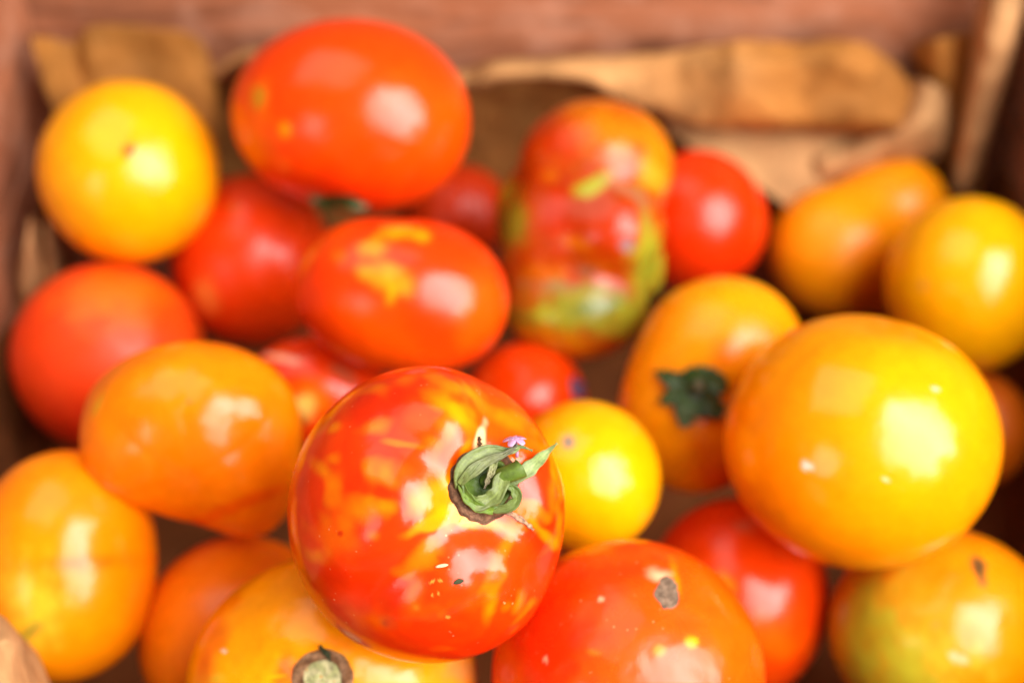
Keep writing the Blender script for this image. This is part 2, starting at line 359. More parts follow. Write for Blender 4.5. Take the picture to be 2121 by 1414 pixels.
class Tomato: pass
def tomato(key, c, t, base, label, rz=None, roll=0, pole=(.2, .3, .9), dimple=.0, dimw=.35, creases=(), ribs=0, ribamt=.0,
           lobes=None, k=.006, alt=None, altamt=.5, altf=55, patches=(), rough=.22, bump=.10, speck=0., res=(112, 84), sss=.25, lump=.012, marble=0., tone=1., blend=1., lobe_bumps=(), seed=None):
    """fruit whose silhouette is centred at photo pixel c=(x,y,rx,ry) and depth t; shape built in camera axes round its own centre"""
    seed = key if seed is None else seed
    cx, cy, rx, ry = c; s = t/FPX
    cen = at(cx, cy, t)
    D, fc, Dp = sphere_dirs(res[0], res[1], pole)
    th = np.arccos(np.clip(Dp[:, 2], -1, 1)); ph = np.arctan2(Dp[:, 1], Dp[:, 0])
    nz = Noise(seed)
    if lobes:                                   # smooth union of ellipsoids, traced outwards from the centre
        Ls = [(np.array([(l[0] - cx)*s, (cy - l[1])*s, l[4]]), np.array([l[2]*s, l[3]*s, l[5] if len(l) > 5 else min(l[2], l[3])*s])) for l in lobes]
        rs = np.linspace(0, max(rx, ry)*s*1.5, 110)
        R = np.zeros(len(D)); prev = None
        for r in rs:
            P = D*r; ds = []
            for o, a in Ls:
                q = (P - o)/a; l = np.linalg.norm(q, axis=1); ds.append((l - 1)*a.min())
            d = ds[0]
            for e in ds[1:]:
                h = np.clip(.5 + .5*(e - d)/k, 0, 1); d = e*(1 - h) + d*h - k*h*(1 - h)
            if prev is not None:
                cr = (prev < 0) & (d >= 0); R[cr] = (r - (rs[1]-rs[0])*d[cr]/(d[cr] - prev[cr] + 1e-12))
            prev = d
        V = D*R[:, None]
    else:
        A = np.array([rx*s, ry*s, (rz or min(rx, ry))*s])
        if roll:
            cr_, sr_ = math.cos(math.radians(roll)), math.sin(math.radians(roll))
            Q = D @ np.array([[cr_, -sr_, 0], [sr_, cr_, 0], [0, 0, 1]])
            V = Q*A; V = V @ np.array([[cr_, sr_, 0], [-sr_, cr_, 0], [0, 0, 1]])
        else: V = D*A
    mul = 1 + lump*nz(D, 1.6)
    mul -= dimple*np.exp(-(th/dimw)**2)
    mul -= .06*dimple*0
    if ribs: mul -= ribamt*(1 - np.abs(np.cos(ribs*ph/2 + seed)))**2*np.sin(np.clip(th, 0, math.pi))*np.exp(-((th - .7)/.8)**2)
    for (az, depth, wd, th1) in creases:
        da = (ph - math.radians(az) + math.pi) % (2*math.pi) - math.pi
        mul -= depth*np.exp(-(da*np.sin(th)/wd)**2)*(1 - sstep(th1*.5, th1, th))*sstep(.02, .35, th)*(np.cos(da) > 0)
    for (az, pt_, hgt, wd) in lobe_bumps:       # swollen shoulders between the creases
        a_ = math.radians(az); c_ = np.array([math.sin(pt_)*math.cos(a_), math.sin(pt_)*math.sin(a_), math.cos(pt_)])
        mul += hgt*np.exp(-(np.arccos(np.clip(Dp @ c_, -1, 1))/wd)**2)
    V = V*mul[:, None]
    me = mesh_from('tomato', V, fc)
    col = np.tile(base, (len(V), 1)).astype(float)
    if alt is not None:
        f = sstep(-.15, .75, nz(V, altf))*altamt; col = col*(1 - f[:, None]) + alt*f[:, None]
    if marble:                                  # small pale islands under the skin
        f = sstep(.25, .7, nz(V, 150) + .3*nz(V, 420))*marble; col = col*(1 - f[:, None]) + ORA*np.array((1, 1.2, 1))*f[:, None]
        f = sstep(.15, .65, nz(V + 3.1, 120))*marble*.85; col = col*(1 - f[:, None]) + RED*np.array((.9, .8, 1))*f[:, None]
        f = sstep(.3, .75, nz(V + 1.7, 260))*marble*.5; col = col*(1 - f[:, None]) + YOR*f[:, None]
    nrm = np.array([v.normal[:] for v in me.vertices]); front = sstep(-.45, -.1, nrm[:, 2])
    nz2 = Noise(seed + 100)
    wob = nz2(V, 260)*.42 + nz(V, 560)*.24
    for p in patches:
        (x, y, sx, sy, ang, pc, amt) = p[:7]; soft = p[7] if len(p) > 7 else (.8 if blend == 1 else 1.0)
        ca, sa = math.cos(math.radians(ang)), math.sin(math.radians(ang))
        # surface points as photo pixels -> the pigment sits where the photograph shows it
        W = V + cen; ux = W[:, 0]/-W[:, 2]*FPX + 1060.5 - x; uy = 707 - W[:, 1]/-W[:, 2]*FPX - y
        a = (ux*ca + uy*sa)/sx; b = (-ux*sa + uy*ca)/sy
        f = (1 - sstep(1 - soft, 1 + soft*.4, np.sqrt(a*a + b*b) + wob*min(1, .4 + soft)*(1 if blend == 1 else 1.35)))*amt*front*(blend if max(sx, sy) > 12 else 1)
        col = col*(1 - f[:, None]) + np.asarray(pc)*f[:, None]
    set_col(me, np.clip(col*tone, 0, 1))
    m = skin_material('tomato_skin_%d' % key, rough, sss, speck, bump)
    o = link('tomato', me, None, (m,)); o.matrix_world = Matrix.Translation(world(cen)) @ CR.to_4x4()
    tag(o, label, 'tomato', GROUP)
    T = Tomato(); T.o, T.V, T.fc, T.cen, T.t = o, V, fc, cen, t
    T.bvh = None; TOM[key] = T
    return T
def hit(T, px, py):
    """where the sight line through a photo pixel meets the fruit, in the fruit's own axes"""
    if T.bvh is None: T.bvh = BVHTree.FromPolygons([tuple(v) for v in T.V], T.fc)
    d = Vector(at(px, py, 1.0)).normalized()
    p, n, i, _ = T.bvh.ray_cast(Vector(-T.cen), d)
    return (None, None) if p is None else (np.array(p), np.array(n))

TOMATOES = 1
# --- back row
tomato(2, (728, 245, 247, 195), .519, ORED, 'biggest glossy red tomato at the back, broad white reflection and small scab on its left', k=.016,
       lobes=[(688, 236, 206, 184, .0), (786, 252, 186, 180, .0)], alt=ORA, altamt=.22, altf=40, rough=.17, pole=(-.3, -.8, .2), dimple=.08,
       patches=[(537, 205, 15, 26, 15, GRN*.8, .85), (592, 268, 13, 18, 0, YEL, .8), (530, 300, 40, 130, 0, ORA, .5, .9), (588, 345, 14, 16, 0, ORA, .5), (700, 400, 170, 50, 5, RED, .7, .9)])
tomato(3, (268, 357, 183, 189), .536, YEL*np.array((1, 1.06, 1)), 'round yellow tomato in the back left corner with a tiny dark blossom dot', pole=(.05, .25, .95), dimple=.02, dimw=.2,
       alt=YEL, altamt=.6, rough=.20, bump=.16, patches=[(267, 310, 16, 16, 0, BLK*.7, 1, .4), (262, 290, 30, 22, 0, YEL*1.05, .5)])
tomato(23, (950, 440, 105, 100), .625, DRED*np.array((1, 2.2, 1)), 'dark red tomato deep behind the biggest red one, mostly hidden', rough=.35)
tomato(22, (1440, 460, 147, 148), .580, RED*np.array((1, 1.3, 1)), 'smooth plain bright red tomato to the right of the knobbly one', rough=.25, alt=ORED, altamt=.4, pole=(.1, .9, .2))
tomato(16, (1740, 500, 160, 150), .600, YOR*np.array((1, 1.1, 1)), 'lumpy amber tomato of two lobes tucked under the paper at the back right', rough=.36, k=.007,
       lobes=[(1726, 520, 138, 134, .004), (1860, 440, 112, 120, -.004), (1830, 545, 104, 108, -.003), (1795, 462, 90, 100, .001)], alt=YEL, altamt=.6, patches=[(1790, 500, 30, 60, 30, ORA, .3, .9)])
tomato(21, (1215, 470, 165, 235), .524, ORED*np.array((.62, 1.0, 1)), 'knobbly striped heirloom tomato of stacked red, orange and green lobes', rough=.26, k=.0045, bump=.30, lump=.045, res=(220, 170),
       lobes=[(1215, 468, 154, 205, -.006), (1234, 345, 162, 142, -.004), (1140, 500, 100, 130, .001), (1262, 478, 108, 106, .0085), (1190, 560, 140, 62, .0035), (1194, 638, 146, 104, .003), (1345, 550, 32, 56, -.006), (1062, 440, 34, 84, -.010)],
       tone=.74, alt=ORA*np.array((.7, .8, 1)), altamt=.55, altf=130, speck=.35,
       patches=[(1280, 262, 150, 64, 25, YOR*np.array((.95, .8, 1)), .85, .9), (1150, 300, 70, 60, -30, ORED, .7), (1370, 330, 46, 110, -10, YOR*.9, .85, .8), (1225, 385, 48, 22, -28, GRN*1.25, .95, .5),
                (1140, 365, 20, 14, 0, YOR, .6), (1345, 370, 34, 34, 0, GRN*1.3, .6), (1150, 440, 55, 80, 0, RED*.9, .6), (1300, 395, 80, 12, 25, BRN*2, .6), (1265, 470, 70, 60, 20, RED, .45), (1200, 505, 40, 14, 15, YOR, .5), (1330, 430, 10, 50, -20, BRN*1.6, .5),
                (1215, 560, 30, 14, 0, BRN, .7), (1240, 548, 60, 12, 10, ORA*.6, .6), (1120, 575, 70, 30, 0, ORA*.75, .8), (1195, 594, 140, 9, 4, BRN*1.2, .9), (1190, 650, 150, 60, -4, GRN*.85, .95, .5), (1255, 632, 90, 16, -12, DGR*1.6, .9), (1130, 650, 40, 20, 10, GRN*1.6, .6),
                (1150, 705, 110, 34, 12, YOR*.8, .9), (1310, 650, 36, 76, 10, GRN*1.15, .95), (1345, 555, 50, 70, 0, GRN*1.2, .95), (1060, 460, 38, 80, 0, GRN*.8, .9), (1300, 505, 16, 18, 0, (.30, .27, .30), .85), (1338, 480, 16, 60, 0, GRN, .6)])
tomato(15, (2005, 590, 168, 183), .537, YEL*np.array((1, 1.2, 1)), 'bright yellow tomato at the right wall, cut by the right edge of the picture', rough=.18, alt=YEL*np.array((1, 1.1, 1)), altamt=.5,
       patches=[(1910, 592, 10, 8, 0, BRN*2, .6), (1890, 690, 60, 90, 30, YOR*1.1, .4, .9)])
# --- middle
tomato(4, (522, 540, 165, 178), .571, RED*np.array((1, 2.0, 1)), 'red tomato in shade under the biggest one, small pale patch low on its left', rough=.30,
       patches=[(425, 610, 26, 44, -10, PEACH, .75, .8), (485, 430, 16, 14, 0, ORA*.8, .5)])
tomato(5, (833, 612, 222, 164), .479, ORED*np.array((1, .8, 1)), 'oval red tomato with a ragged yellow blotch on its upper side', k=.014, lobes=[(775, 600, 163, 148, .0), (893, 620, 162, 152, .0)], rough=.22, alt=ORA, altamt=.3, altf=60,
       pole=(-.1, .95, .2), dimple=.06,
       patches=[(820, 480, 46, 17, 0, YEL , .9, .9), (875, 488, 18, 14, 0, YEL, .8), (770, 510, 30, 26, -40, YOR, .8, .6), (760, 565, 26, 18, 10, YEL*np.array((1, .8, 6)), .85, .9), (800, 570, 34, 30, 0, YEL*np.array((1, .85, 8)), .9, .9), (838, 590, 28, 34, 0, YEL*np.array((1, .85, 8)), .9, .9), (810, 615, 10, 30, 12, YEL, .8),
                (838, 540, 40, 12, 10, DRED, .6), (700, 530, 20, 16, 0, ORA, .5), (1000, 640, 60, 90, 0, ORA, .3, .9)])
tomato(6, (226, 740, 195, 196), .539, ORED, 'dull orange-red tomato against the left wall with a soft broad sheen', rough=.46, bump=.06, alt=ORA, altamt=.45, altf=30,
       patches=[(240, 610, 150, 70, 0, ORA, .6, .9), (225, 880, 170, 70, 0, RED, .8, .9)])
tomato(20, (650, 815, 150, 118), .507, RED*np.array((1, 1.8, 1)), 'small red tomato in the gap left of the front one, with pale green scar', rough=.22, dimple=.10, dimw=.5, pole=(-.2, -.2, .9),
       patches=[(634, 838, 26, 26, 0, (.62, .66, .16), .98, .6), (622, 872, 14, 16, 0, DGR, .8), (650, 826, 50, 45, 0, YOR, .5, .9), (585, 742, 46, 9, 10, (.85, .45, .30), .85, .5), (590, 765, 16, 8, 20, DRED, .9), (715, 775, 40, 16, 35, BRN, .6)])
tomato(19, (1088, 834, 128, 128), .522, RED*np.array((1, 2.0, 1)), 'red tomato half hidden behind the front one beside the small yellow one', rough=.24)
tomato(17, (1468, 798, 188, 222), .491, YOR*np.array((1, 1.15, 1)), 'golden tomato in the middle right with a dark green calyx facing up', rough=.26, k=.010,
       lobes=[(1496, 722, 164, 150, .002), (1440, 850, 158, 170, .002)], pole=(-.2, 0, .98), dimple=.12, dimw=.30, creases=((70, .07, .22, 1.3),), alt=YEL, altamt=.3,
       patches=[(1500, 735, 50, 40, 40, ORA, .7, .9), (1430, 812, 90, 80, 0, ORA, .5, .9), (1440, 940, 130, 90, 0, YOR*.9, .5, .9)])
tomato(18, (1211, 988, 157, 160), .446, YEL*np.array((1, 1.12, 1)), 'small lemon-yellow tomato beside the front one with one grey spot', rough=.17, alt=YEL*np.array((1, .85, 1)), altamt=.3, bump=.14,
       patches=[(1177, 914, 17, 17, 0, GREY*.7, 1, .4)])
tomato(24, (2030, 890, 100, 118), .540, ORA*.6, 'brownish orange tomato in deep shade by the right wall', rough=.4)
tomato(13, (1783, 912, 282, 265), .433, YEL*np.array((1, .84, 1)), 'largest smooth golden-yellow tomato on the right with a big pale reflection', rough=.15, rz=270, bump=.07, res=(160, 120),
       pole=(.1, .9, .3), dimple=.05, alt=YEL*np.array((1, 1.05, 1)), altamt=.7, altf=30, ribs=5, ribamt=.012, speck=.12, lump=.008, creases=((200, .012, .25, 1.6),),
       patches=[(1670, 964, 9, 7, 0, (1, .9, .8), .9, .5), (1840, 994, 6, 5, 0, (1, .9, .8), .8, .5), (1938, 806, 8, 6, 0, (.9, .5, .5), .7, .5), (1560, 1000, 60, 150, -20, YOR, .5, .9), (2030, 950, 50, 160, 10, YOR, .6, .9), (1800, 1140, 160, 40, 0, YOR, .6, .9)])  # orange patches at sides and bottom paint in the shading of the edges
# --- front
tomato(7, (400, 895, 218, 186), .434, ORA*np.array((1, 1.1, 1)), 'lobed orange heirloom tomato on the left with a jagged reflection', rough=.20, k=.0065, bump=.20, lump=.022, res=(160, 120),
       lobes=[(395, 868, 220, 162, .0), (318, 940, 134, 106, .002), (478, 950, 136, 132, .000), (505, 1005, 100, 113, -.006), (402, 985, 115, 95, -.003)],
       pole=(.1, -.5, .8), ribs=6, ribamt=.022, alt=YOR, altamt=.7, altf=45,
       patches=[(390, 770, 150, 60, 0, YOR, .6, .9), (470, 1055, 130, 14, -22, ORED, .55, .7), (390, 1000, 120, 30, 10, ORA*.95, .6, .9), (205, 835, 8, 30, 25, GRN, .5), (390, 832, 6, 5, 0, BRN, .5)])
tomato(8, (145, 1168, 182, 240), .438, YOR*np.array((1, .9, 1)), 'tall amber tomato at the left edge with a pinched waist and a greenish lower side', rough=.20, k=.013,
       lobes=[(138, 1100, 172, 168, .0), (134, 1228, 176, 182, .001)], alt=YEL, altamt=.35,
       patches=[(170, 1165, 150, 20, -3, ORED, .45, 1.), (60, 1260, 80, 100, 10, GRN*1.5, .55, .9), (65, 1305, 30, 16, -25, DGR, .7), (190, 1168, 12, 10, 0, PEACH, .7), (20, 1200, 40, 30, 0, YOR, .4)])
tomato(9, (500, 1322, 210, 212), .456, ORA*np.array((1, 1.12, 1)), 'plain orange tomato wedged low at the bottom left, behind the scarred one', rough=.32)
tomato(12, (1528, 1238, 188, 208), .480, ORED, 'red tomato at the lower right below the largest yellow one, pink reflection and yellow fleck', rough=.22,
       patches=[(1500, 1215, 22, 28, -20, YOR, .8), (1540, 1090, 28, 18, 0, BRN*1.6, .5, .9), (1600, 1330, 90, 60, 0, ORA, .4, .9), (1450, 1080, 100, 40, 0, RED, .5, .9)])
tomato(14, (1950, 1305, 229, 212), .456, YOR, 'orange and green tomato in the bottom right corner with a dark slit', rough=.22, bump=.14, alt=ORA, altamt=.4, altf=40,
       pole=(.4, .4, .8), creases=((180, .015, .4, 1.5),),
       patches=[(1760, 1310, 190, 230, 5, GRN*np.array((1.25, 1.15, 1)), .95, 1.), (1860, 1400, 160, 80, 0, GRN*1.5, .7, .9), (2028, 1178, 13, 30, -24, BLK*1.5, 1, .5), (2034, 1206, 7, 10, 0, BRN, .6), (1938, 1292, 12, 10, 0, PEACH, .6), (1985, 1362, 22, 9, 22, PALE, .8, .5), (1960, 1190, 60, 40, 0, ORA, .5, .9)])
tomato(10, (690, 1425, 300, 277), .400, YOR*np.array((1, 1.1, 1)), 'amber tomato at the bottom with a large brown corky stem scar', rough=.20, rz=255, bump=.22, res=(200, 150), lump=.02,
       pole=(-.05, .12, .99), dimple=.09, dimw=.34, creases=((75, .05, .13, 1.3), (10, .03, .16, 1.2), (150, .03, .16, 1.3), (-60, .04, .2, 1.2)), alt=ORA, altamt=.35, altf=42,
       patches=[(560, 1210, 90, 50, -20, YEL*np.array((1, .85, 1)), .6, .9), (430, 1350, 30, 110, 10, ORED, .6, .9), (585, 1395, 24, 60, 20, ORED, .6, .8), (470, 1240, 30, 30, 0, ORA, .6), (572, 1355, 12, 12, 0, YEL, .8), (570, 1400, 22, 6, -5, YEL*1.1, .8), (463, 1348, 7, 4, 10, (.55, .5, .4), .9, .5), (478, 1222, 10, 8, 0, GRN, .4), (450, 1405, 22, 16, 0, GRN*1.3, .5), (830, 1380, 120, 60, 0, YOR*np.array((.9, 1.15, 3)), .6, .9), (960, 1395, 70, 40, 0, BRN*2, .5, .9), (700, 1330, 40, 12, 20, ORA, .5)])
tomato(11, (1300, 1400, 281, 281), .390, ORED, 'large red tomato at the bottom centre with a small grey-brown scar', rough=.24, bump=.20, res=(200, 150), speck=.5, rz=262,
       pole=(.28, .6, .72), dimple=.03, dimw=.16, creases=((-130, .02, .2, 1.4), (-40, .02, .2, 1.4), (30, .02, .2, 1.4)), alt=ORA, altamt=.25, altf=60,
       patches=[(1130, 1330, 130, 140, 30, RED, .8, .9), (1250, 1150, 150, 30, 0, ORA, .3, .9), (1500, 1330, 70, 120, -20, ORA*.8, .4, .9), (1432, 1330, 22, 18, 10, YEL, .95, .5), (1365, 1345, 18, 16, 30, YOR, .9), (1400, 1195, 10, 40, -15, YOR, .6), (1365, 1190, 30, 16, 0, PALE, .7), (1245, 1240, 7, 8, 0, PALE, .7, .5), (1130, 1365, 6, 4, 40, PALE, .7, .4), (1300, 1300, 80, 30, -30, ORED, .4), (1230, 1350, 20, 8, 10, YOR, .4)])
STEM = (.44, .20, .876)
T1 = tomato(1, (884, 1062, 284, 303), .365, ORED*np.array((.97, .72, 1)), 'sharp red tomato marbled with yellow in front, curled green calyx still on it', rough=.17, bump=.09, res=(420, 300), speck=.40, rz=262, lump=.020, sss=.25, blend=.82,
       pole=STEM, dimple=.17, dimw=.38, marble=.95,
       creases=((-152, .085, .20, 1.35), (108, .095, .18, 1.85), (-42, .085, .18, 1.45), (28, .05, .18, 1.3), (165, .03, .18, 1.3), (-95, .028, .18, 1.2)), alt=ORA, altamt=.45, altf=95,
       lobe_bumps=((-97, .62, .060, .34), (-8, .60, .05, .30), (158, .95, .035, .5), (-165, 1.25, .03, .35), (62, .7, .03, .3)),
       patches=[  # yellow marbling, as photo pixels
        (920, 838, 50, 20, 38, YOR, .9), (960, 860, 22, 48, -35, YEL, .9), (940, 800, 70, 14, 25, YEL*np.array((1, .8, 1)), .8), (990, 830, 50, 16, 35, YOR, .7), (1065, 875, 34, 20, 30, YOR, .7), (1060, 925, 30, 14, 20, ORA, .6),
        (670, 975, 38, 18, 45, YEL*np.array((1, .75, 1)), .85), (690, 950, 20, 14, 0, YOR, .6), (690, 885, 18, 14, -30, YOR, .7), (775, 885, 34, 16, -20, YOR, .7), (835, 920, 40, 8, 8, YOR, .6), (790, 985, 44, 34, 20, YOR, .85), (750, 1060, 60, 34, -10, YOR, .65, .9), (790, 1050, 30, 26, 0, YOR, .7), (700, 1110, 60, 40, 20, ORA, .6, .9), (660, 1150, 22, 18, 0, YOR, .6), (770, 1110, 20, 16, 0, YOR, .5),
        (900, 1082, 74, 15, -24, YEL*np.array((1, .92, 2)), .95, .6), (935, 1055, 30, 18, -25, YEL, .9), (960, 1065, 20, 26, -40, YEL, .9), (1120, 1098, 54, 12, 48, YEL*np.array((1, .8, 1)), .85), (1000, 1082, 60, 14, 8, YEL, .85), (935, 1000, 10, 44, 0, YEL, .85), (962, 935, 10, 26, 30, YEL, .8), (995, 912, 12, 36, 8, (.95, .72, .38), .95, .5), (1120, 930, 40, 20, 30, YOR, .5), (1145, 1010, 14, 70, 0, YOR, .5), (1160, 1080, 10, 60, 0, YEL*.9, .5),
        (855, 1240, 22, 46, 15, YOR, .85), (862, 1258, 9, 8, 0, GRN, .7), (1015, 1260, 15, 46, 18, YEL*np.array((1, .8, 1)), .9), (1075, 1245, 12, 34, 20, YOR, .8), (800, 1288, 22, 16, 10, DGR*1.5, .6, .9), (798, 1290, 9, 8, 0, BLK*2, .6),
        (720, 1290, 60, 60, 40, BRN*1.8, .35, .9), (640, 1220, 30, 60, -20, ORA*.9, .4, .9), (960, 1190, 90, 60, 0, RED, .4, .9), (880, 1300, 220, 90, 8, RED*np.array((.92, .8, 1)), .9, .9), (1080, 1200, 70, 80, 0, ORED, .4, .9), (800, 1200, 110, 60, 20, RED, .5, .9), (830, 820, 90, 40, -20, RED, .45, .9), (720, 930, 30, 40, 0, RED, .5, .9),
        (895, 1204, 8, 2.5, -30, PEACH*1.1, .9, .4), (912, 1202, 6, 2.5, 25, PEACH*1.1, .85, .4), (895, 1232, 3, 3, 0, PEACH, .8, .4), (908, 1228, 3, 4, 0, PEACH, .8, .4), (928, 1277, 7, 4, 0, PEACH, .7, .4), (704, 1105, 7, 7, 0, DRED, .8, .5), (910, 1155, 12, 7, 30, DRED, .5), (600, 985, 12, 9, 0, PEACH, .5)])

# ------------------------------------------------------------------ calyx, stem and scars
GREEN = pigment_material('green_calyx', rough=.5, bump=.5, bscale=900, bdist=.0004, valvar=.35, nscale=500)
CORK = pigment_material('corky_scar', rough=.85, bump=1.0, bscale=900, bdist=.0014, valvar=.6, nscale=700)
PETAL = pigment_material('pink_petal', rough=.5, bump=.2, valvar=.12, sss=.2)
DEBRIS = pigment_material('dry_debris', rough=.8, bump=.4, valvar=.3)

def ribbon(name, T, pts, widths, col, parent, m, tip=None, cup=.25, nu=40, nv=9, thick=.00035, twist=0.0, seed=5):
    """tapering leaf strip through pts = (px, py, height above the fruit's surface in mm)"""
    P = []
    for (x, y, h) in pts:
        p, n = hit(T, x, y)
        if p is None: p = last_p; p = at(x, y, -(T.cen[2] + p[2])) - T.cen
        last_p = p; P.append(p + np.array([0, 0, 1])*h*.001)
    P = catmull(P, nu); Wd = catmull(np.array(widths, float)[:, None], nu)[:, 0]*.001
    tg = np.gradient(P, axis=0); tg /= np.linalg.norm(tg, axis=1)[:, None]
    up = np.tile([0, 0, 1.0], (nu, 1)); tw = np.linspace(0, twist, nu)
    sd = np.cross(tg, up); sd /= np.linalg.norm(sd, axis=1)[:, None] + 1e-9; nn = np.cross(sd, tg)
    sd2 = sd*np.cos(tw)[:, None] + nn*np.sin(tw)[:, None]; nn2 = -sd*np.sin(tw)[:, None] + nn*np.cos(tw)[:, None]
    u = np.linspace(-1, 1, nv); r = np.random.default_rng(seed)
    V = []; cols = []
    c1 = np.asarray(col); c2 = np.asarray(tip if tip is not None else col)
    edge = 1 + .12*np.sin(np.linspace(0, 23, nu) + seed)*r.uniform(.4, 1, nu)
    for i in range(nu):
        for a in u:
            V.append(P[i] + sd2[i]*a*Wd[i]*edge[i] + nn2[i]*(a*a*cup*Wd[i]) + nn2[i]*.00012*math.sin(a*9 + i*.5))
            f = i/(nu - 1); vein = 1.25 - .3*abs(a) + .15*math.cos(a*11)
            cols.append((c1*(1 - f) + c2*f)*vein)
    fc = [(i*nv + j, (i + 1)*nv + j, (i + 1)*nv + j + 1, i*nv + j + 1) for i in range(nu - 1) for j in range(nv - 1)]
    me = mesh_from(name, V, fc); set_col(me, np.clip(cols, 0, 1))
    o = link(name, me, parent, (m,)); md = o.modifiers.new('thickness', 'SOLIDIFY'); md.thickness = thick
    return o
def tube(name, pts, rads, parent, m, col, nseg=18, nu=24, wob=.06, cap_col=None, seed=1):
    P = catmull(np.array(pts, float), nu); Rr = catmull(np.array(rads, float)[:, None], nu)[:, 0]
    tg = np.gradient(P, axis=0); tg /= np.linalg.norm(tg, axis=1)[:, None]
    ref = np.array([.3, .2, 1.0]); V = []; cols = []; nz = Noise(seed)
    for i in range(nu):
        a = np.cross(tg[i], ref); a /= np.linalg.norm(a); b = np.cross(tg[i], a)
        for j in range(nseg):
            an = 2*math.pi*j/nseg; rr = Rr[i]*(1 + wob*math.sin(5*an + seed) + wob*.6*math.sin(2*an + i*.3))
            V.append(P[i] + (a*math.cos(an) + b*math.sin(an))*rr); cols.append(col)
    fc = [(i*nseg + j, i*nseg + (j + 1) % nseg, (i + 1)*nseg + (j + 1) % nseg, (i + 1)*nseg + j) for i in range(nu - 1) for j in range(nseg)]
    V.append(P[-1] - tg[-1]*Rr[-1]*.25); cols.append(cap_col if cap_col is not None else col); e = (nu - 1)*nseg
    if cap_col is not None:
        for j in range(nseg): cols[e + j] = cap_col
    fc += [(e + j, e + (j + 1) % nseg, len(V) - 1) for j in range(nseg)]
    V.append(P[0]); cols.append(col); fc += [((j + 1) % nseg, j, len(V) - 1) for j in range(nseg)]
    me = mesh_from(name, V, fc); set_col(me, np.array(cols)); return link(name, me, parent, (m,))
def scar(name, T, cx, cy, rx, ry, parent, m, colf, hf, seed=1, nr=26, na=72, jag=.10):
    """corky patch that follows the fruit's skin; colf and hf give colour and height (mm) by radius 0..1 and angle"""
    nz = Noise(seed); V = []; cols = []; fc = []
    rr = np.linspace(0, 1, nr); aa = np.linspace(0, 2*math.pi, na, endpoint=False)
    ring = np.stack([np.cos(aa), np.sin(aa), np.zeros(na)], 1); jg = 1 + jag*nz(ring, 2.4) + jag*.6*nz(ring, 7.0)
    for i, r in enumerate(rr):
        for j, a in enumerate(aa):
            x = cx + math.cos(a)*rx*r*jg[j]; y = cy + math.sin(a)*ry*r*jg[j]
            p, n = hit(T, x, y)
            if p is None: p = prevp
            prevp = p
            V.append(p + np.array([0, 0, 1])*hf(r, a)*.001); cols.append(colf(r, a))
    for i in range(nr - 1):
        for j in range(na):
            k = (j + 1) % na; fc.append((i*na + j, i*na + k, (i + 1)*na + k, (i + 1)*na + j))
    V = np.array(V); V[:, 2] += nz(V, 1500)*.00022*(np.repeat(rr, na) < .96)
    me = mesh_from(name, V, fc); set_col(me, np.clip(np.array(cols), 0, 1)); return link(name, me, parent, (m,))

# front tomato
LG = np.array((.125, .160, .036)); MG = np.array((.070, .115, .010)); DG = np.array((.022, .05, .006)); BG = np.array((.20, .26, .09))
CK1 = np.array((.15, .065, .03)); CK2 = np.array((.36, .20, .12))
def cork_col(r, a):
    f = .5 + .5*math.sin(a*3 + r*9); edge = 1.0 if r < .9 else .55
    return (CK1*(1 - f*.6) + CK2*f*.6)*edge*(.7 + .5*r)
scar('cork_ring', T1, 1005, 1005, 75, 78, T1.o, CORK, cork_col, lambda r, a: .35 + .5*math.exp(-((r - .8)/.16)**2) if r < .97 else -.05, seed=61)
cal = scar('calyx', T1, 1008, 1000, 54, 56, T1.o, GREEN, lambda r, a: DG*(1 - r) + MG*1.1*r, lambda r, a: .8 + 2.2*sstep(.45, .95, r) - (.9 if r > .97 else 0), seed=63, jag=.07)
def stem_pt(px, py, h):
    p, n = hit(T1, px, py); return p + np.array([0, 0, 1])*h*.001
tube('stem', [stem_pt(1000, 1000, .2), stem_pt(1025, 990, 2.6), stem_pt(1048, 980, 4.0), stem_pt(1072, 970, 5.0), stem_pt(1079, 966, 5.2)],
     [.0016, .0021, .0021, .0023, .0024], T1.o, GREEN, MG*1.25, cap_col=np.array((.16, .14, .05)), seed=4)
ribbon('sepal', T1, [(950, 1010, 1.2), (958, 975, 3.2), (985, 943, 4.6), (1020, 930, 5.2), (1055, 930, 5.0), (1078, 922, 4.6), (1101, 930, 4.0)], [.9, 1.9, 2.1, 1.5, .9, .55, .12], LG, cal, GREEN, tip=BG*.8, seed=3, cup=.35)
ribbon('sepal', T1, [(952, 1000, 2.2), (975, 975, 4.6), (1010, 950, 6.2), (1040, 938, 6.6), (1062, 926, 6.2), (1071, 916, 6.4)], [.7, 1.5, 1.3, .8, .4, .1], LG*1.05, cal, GREEN, tip=np.array((.10, .09, .06)), seed=8, cup=.3)
ribbon('sepal', T1, [(1052, 992, 3.0), (1085, 974, 4.2), (1105, 958, 4.8), (1128, 936, 5.2), (1153, 914, 5.6)], [1.5, 1.9, 1.7, 1.0, .1], BG*.85, cal, GREEN, tip=BG*1.15, seed=12, cup=.3)
ribbon('sepal', T1, [(962, 1018, 1.6), (985, 1038, 3.0), (1012, 1030, 4.6), (1030, 1015, 5.8), (1040, 990, 5.2), (1052, 975, 3.6)], [.9, 1.7, 1.9, 2.0, 1.9, 1.0], LG*.95, cal, GREEN, tip=LG, seed=15, cup=.35)
ribbon('sepal', T1, [(1018, 1052, 1.4), (1050, 1048, 3.2), (1070, 1030, 3.8), (1064, 1008, 4.4), (1046, 1000, 4.8)], [.8, 1.3, 1.3, 1.2, .6], LG, cal, GREEN, tip=MG, seed=18, cup=.4)
